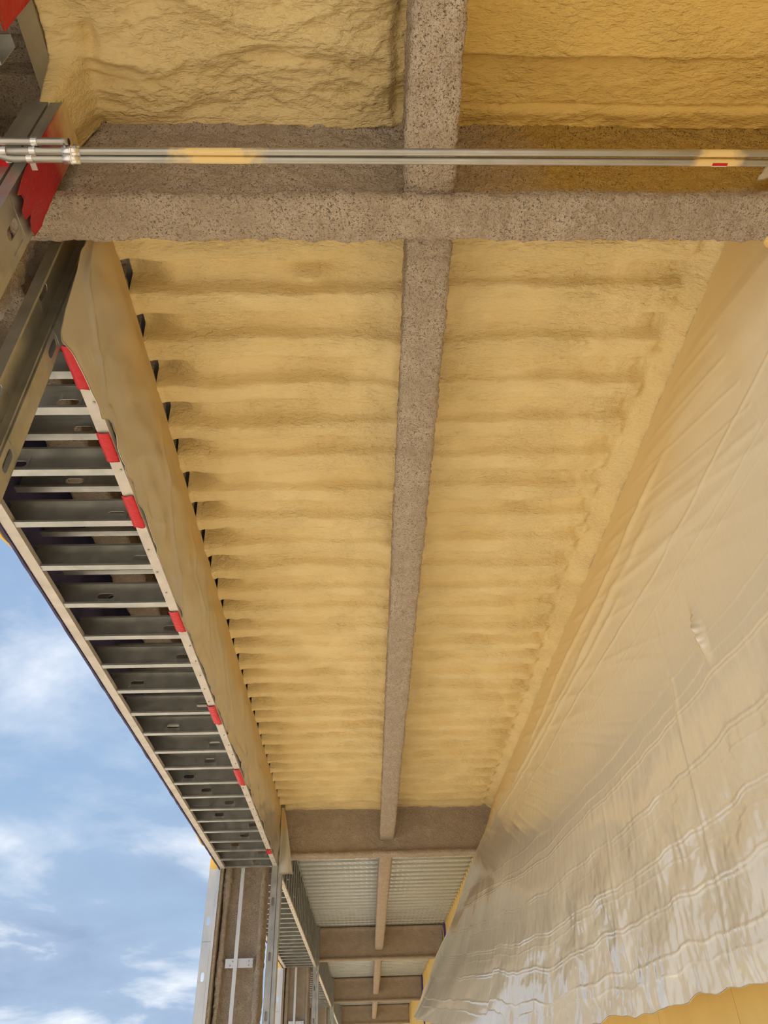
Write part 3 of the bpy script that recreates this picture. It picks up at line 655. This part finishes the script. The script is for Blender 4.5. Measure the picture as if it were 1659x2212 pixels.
# ================================================================== red tape
def tape(y0, y1, label, wrap=.035, seed=0):
    n = max(8, int((y1-y0)/.012)); vv = np.array([0, .15, .3, .45, .6, .75, .9, 1.0]); S_, W_ = np.meshgrid(np.linspace(y0, y1, n), vv, indexing='ij')
    path = np.array([(-1.209, HDR+.02), (-1.209, HDR-.005), (-1.19, HDR-.010), (-1.17, HDR-.011), (-1.158, HDR-.010), (-1.149, HDR-.007), (-1.1505, HDR-.006), (-1.1500, HDR-.005)])
    Xp = np.interp(W_, vv, path[:, 0])+.003*perlin(S_*30+seed, W_*6); Zp = np.interp(W_, vv, path[:, 1])-.0035*np.abs(perlin(S_*25+W_*5+seed, W_*7, 2.0))
    Yp = S_+(.012*perlin(W_*5+seed, .3)*np.sign(S_-(y0+y1)/2))*(np.abs(S_-(y0+y1)/2) > (y1-y0)*.45)
    return tag(film('red_tape', np.stack([Xp, Yp, Zp], -1), M_TAPE, .001), label, 'tape', 'red tape patches')
A, B = np.meshgrid(np.linspace(0, 1, 8), np.linspace(0, 1, 12), indexing='ij')
tag(film('red_tape', np.stack([-1.143+.003*perlin(A*4, B*6), .80+.10*A, 2.74+CH+.36*B+.02*perlin(A*5, 1.0)], -1), M_TAPE, .0012), 'red tape at the extreme top left corner', 'tape')
tape(1.905, 2.14, 'longest red tape strip, at the near end of the ladder frame edge', .03, 1)
tape(2.40, 2.60, 'second red tape patch along the ladder frame edge, counted from the near jamb', .05, 5)
tape(2.85, 3.11, 'third red tape patch along the ladder frame edge', .05, 9)
tape(3.97, 4.22, 'fourth red tape patch, midway along the ladder frame edge', .045, 14)
tape(5.37, 5.72, 'fifth red tape patch along the ladder frame edge', .04, 18)
tape(6.76, 7.19, 'sixth narrow red tape patch along the ladder frame edge', .04, 22)
tape(9.52, 9.71, 'tiny red tape scrap at the far end of the ladder frame edge', .03, 27)
# big torn tape on the near jamb
yc = COL_Y[0]; a = np.linspace(0, 1, 40); b = np.linspace(0, 1, 60); A, B = np.meshgrid(a, b, indexing='ij')
bot = np.interp(a, [0, .08, .15, .30, .36, .42, .56, .60, .66, .80, .95, 1], [2.46, 2.37, 2.40, 2.415, 2.37, 2.36, 2.37, 2.43, 2.40, 2.385, 2.39, 2.47])
bot = bot*.948; Yt = yc-.404+A*.172; Zt = 2.93-B*(2.93-bot[:, None]); Xt = -1.0835+.003*np.abs(perlin(A*3, B*9))+.006*np.maximum(0, perlin(A*4+B*3, B*5))*B+.012*B**6
tag(film('red_tape', np.stack([Xt, Yt, Zt+CH], -1), M_TAPE_OVER, .0012), 'wide torn red tape sheet wrapped on the near jamb, dusted with foam', 'tape')
A, B = np.meshgrid(np.linspace(0, 1, 14), np.linspace(0, 1, 10), indexing='ij')
Yt = .98+.26*A; Xt = -1.22+.085*B; Zt = HDR-.010-.004*np.abs(perlin(A*6, B*5))
tag(film('red_tape', np.stack([Xt, Yt, Zt], -1), M_TAPE, .001), 'folded red tape under the track end at the left edge', 'tape')

# ================================================================== conduits
def conduit(label, y_l, y_r, z, x0, x1, bend, coup, straps, rad=.0117):
    C = empty('conduit', ((x0+x1)/2, (y_l+y_r)/2, z)); tag(C, label, 'conduit', 'steel conduits')
    yy = lambda x: y_l+(y_r-y_l)*(x-x0)/(x1-x0)
    pts = [(x, yy(x), z) for x in np.linspace(x0, x1, 30)]
    if bend:
        pts = [(x0-.02-.10*math.sin(t), yy(x0)-.10*(1-math.cos(t))*.9, z+.02*(1-math.cos(t))) for t in np.linspace(1.2, 0.05, 8)]+pts
    MB().tube(pts, rad).obj('tube', M_COND_O, C, True)
    for cx in coup:
        cp = MB().tube([(cx-.027, yy(cx), z), (cx+.027, yy(cx), z)], rad+.0035).tube([(cx-.003, yy(cx), z), (cx+.003, yy(cx), z)], rad+.0055).obj('coupling', M_ZINC, C, True)
        mb = MB()
        for s in (-1, 1): mb.tube([(cx+s*.016, yy(cx)-rad-.002, z-.004), (cx+s*.016, yy(cx)-rad-.011, z-.006)], .0045, 8)
        tag(mb.obj('set_screws', M_SCREW, cp), kind='stuff')
    for sx in straps:
        mb = MB().tube([(sx-.009, yy(sx), z), (sx+.009, yy(sx), z)], rad+.002).box(sx-.009, sx+.009, yy(sx)+rad-.002, yy(sx)+rad+.028, z+rad*.4, z+rad*.4+.003)
        mb.obj('strap', M_ZINC, C)
    return C
zc_ = 2.36+CH
c1 = conduit('upper of the two long steel conduits crossing below the near beam', 1.104, 1.103, zc_, -1.14, 1.83, False, [-.90], [-1.02, -1.11])
c2 = conduit('lower of the two long steel conduits, bent at its left end', 1.126, 1.132, zc_-.004, -1.06, 1.83, True, [-.905], [-1.035])
c3 = conduit('short open-ended steel conduit above the two long ones at the left', 1.080, 1.080, zc_+.012, -1.6, -.905, False, [], [-1.01], .0115)
MB().tube([(-.9045, 1.080, zc_+.012), (-.903, 1.080, zc_+.012)], .0095, 14).obj('dark_end_disc', M_BLACK, c3)  # black disc on the capped tube paints the shade of the hollow
# foam specks on the conduits and a sticker
def half_skin(parent, yy, x0, x1, name, mat, a0, a1, rad=.0126, z=zc_):
    xs = np.linspace(x0, x1, 24); an = np.linspace(a0, a1, 8); A, B = np.meshgrid(xs, an, indexing='ij')
    tp = np.sqrt(np.maximum(0, 1-((A-(x0+x1)/2)/((x1-x0)/2))**2)) if mat not in (M_LABEL, M_TAPE) else 1.0
    Bm = (a0+a1)/2+(B-(a0+a1)/2)*tp
    P = np.stack([A.ravel(), (yy+rad*np.cos(Bm)).ravel(), (z+rad*np.sin(Bm)).ravel()], 1); F = grid_faces(24, 8)
    return obj(name, P, F, mat, parent)
half_skin(c2, 1.1315, 1.155, 1.205, 'sticker', M_LABEL, -1.1, -.3, .0124, zc_-.004); half_skin(c2, 1.1315, 1.155, 1.205, 'red_sticker_band', M_TAPE, -1.9, -1.1, .0124, zc_-.004)
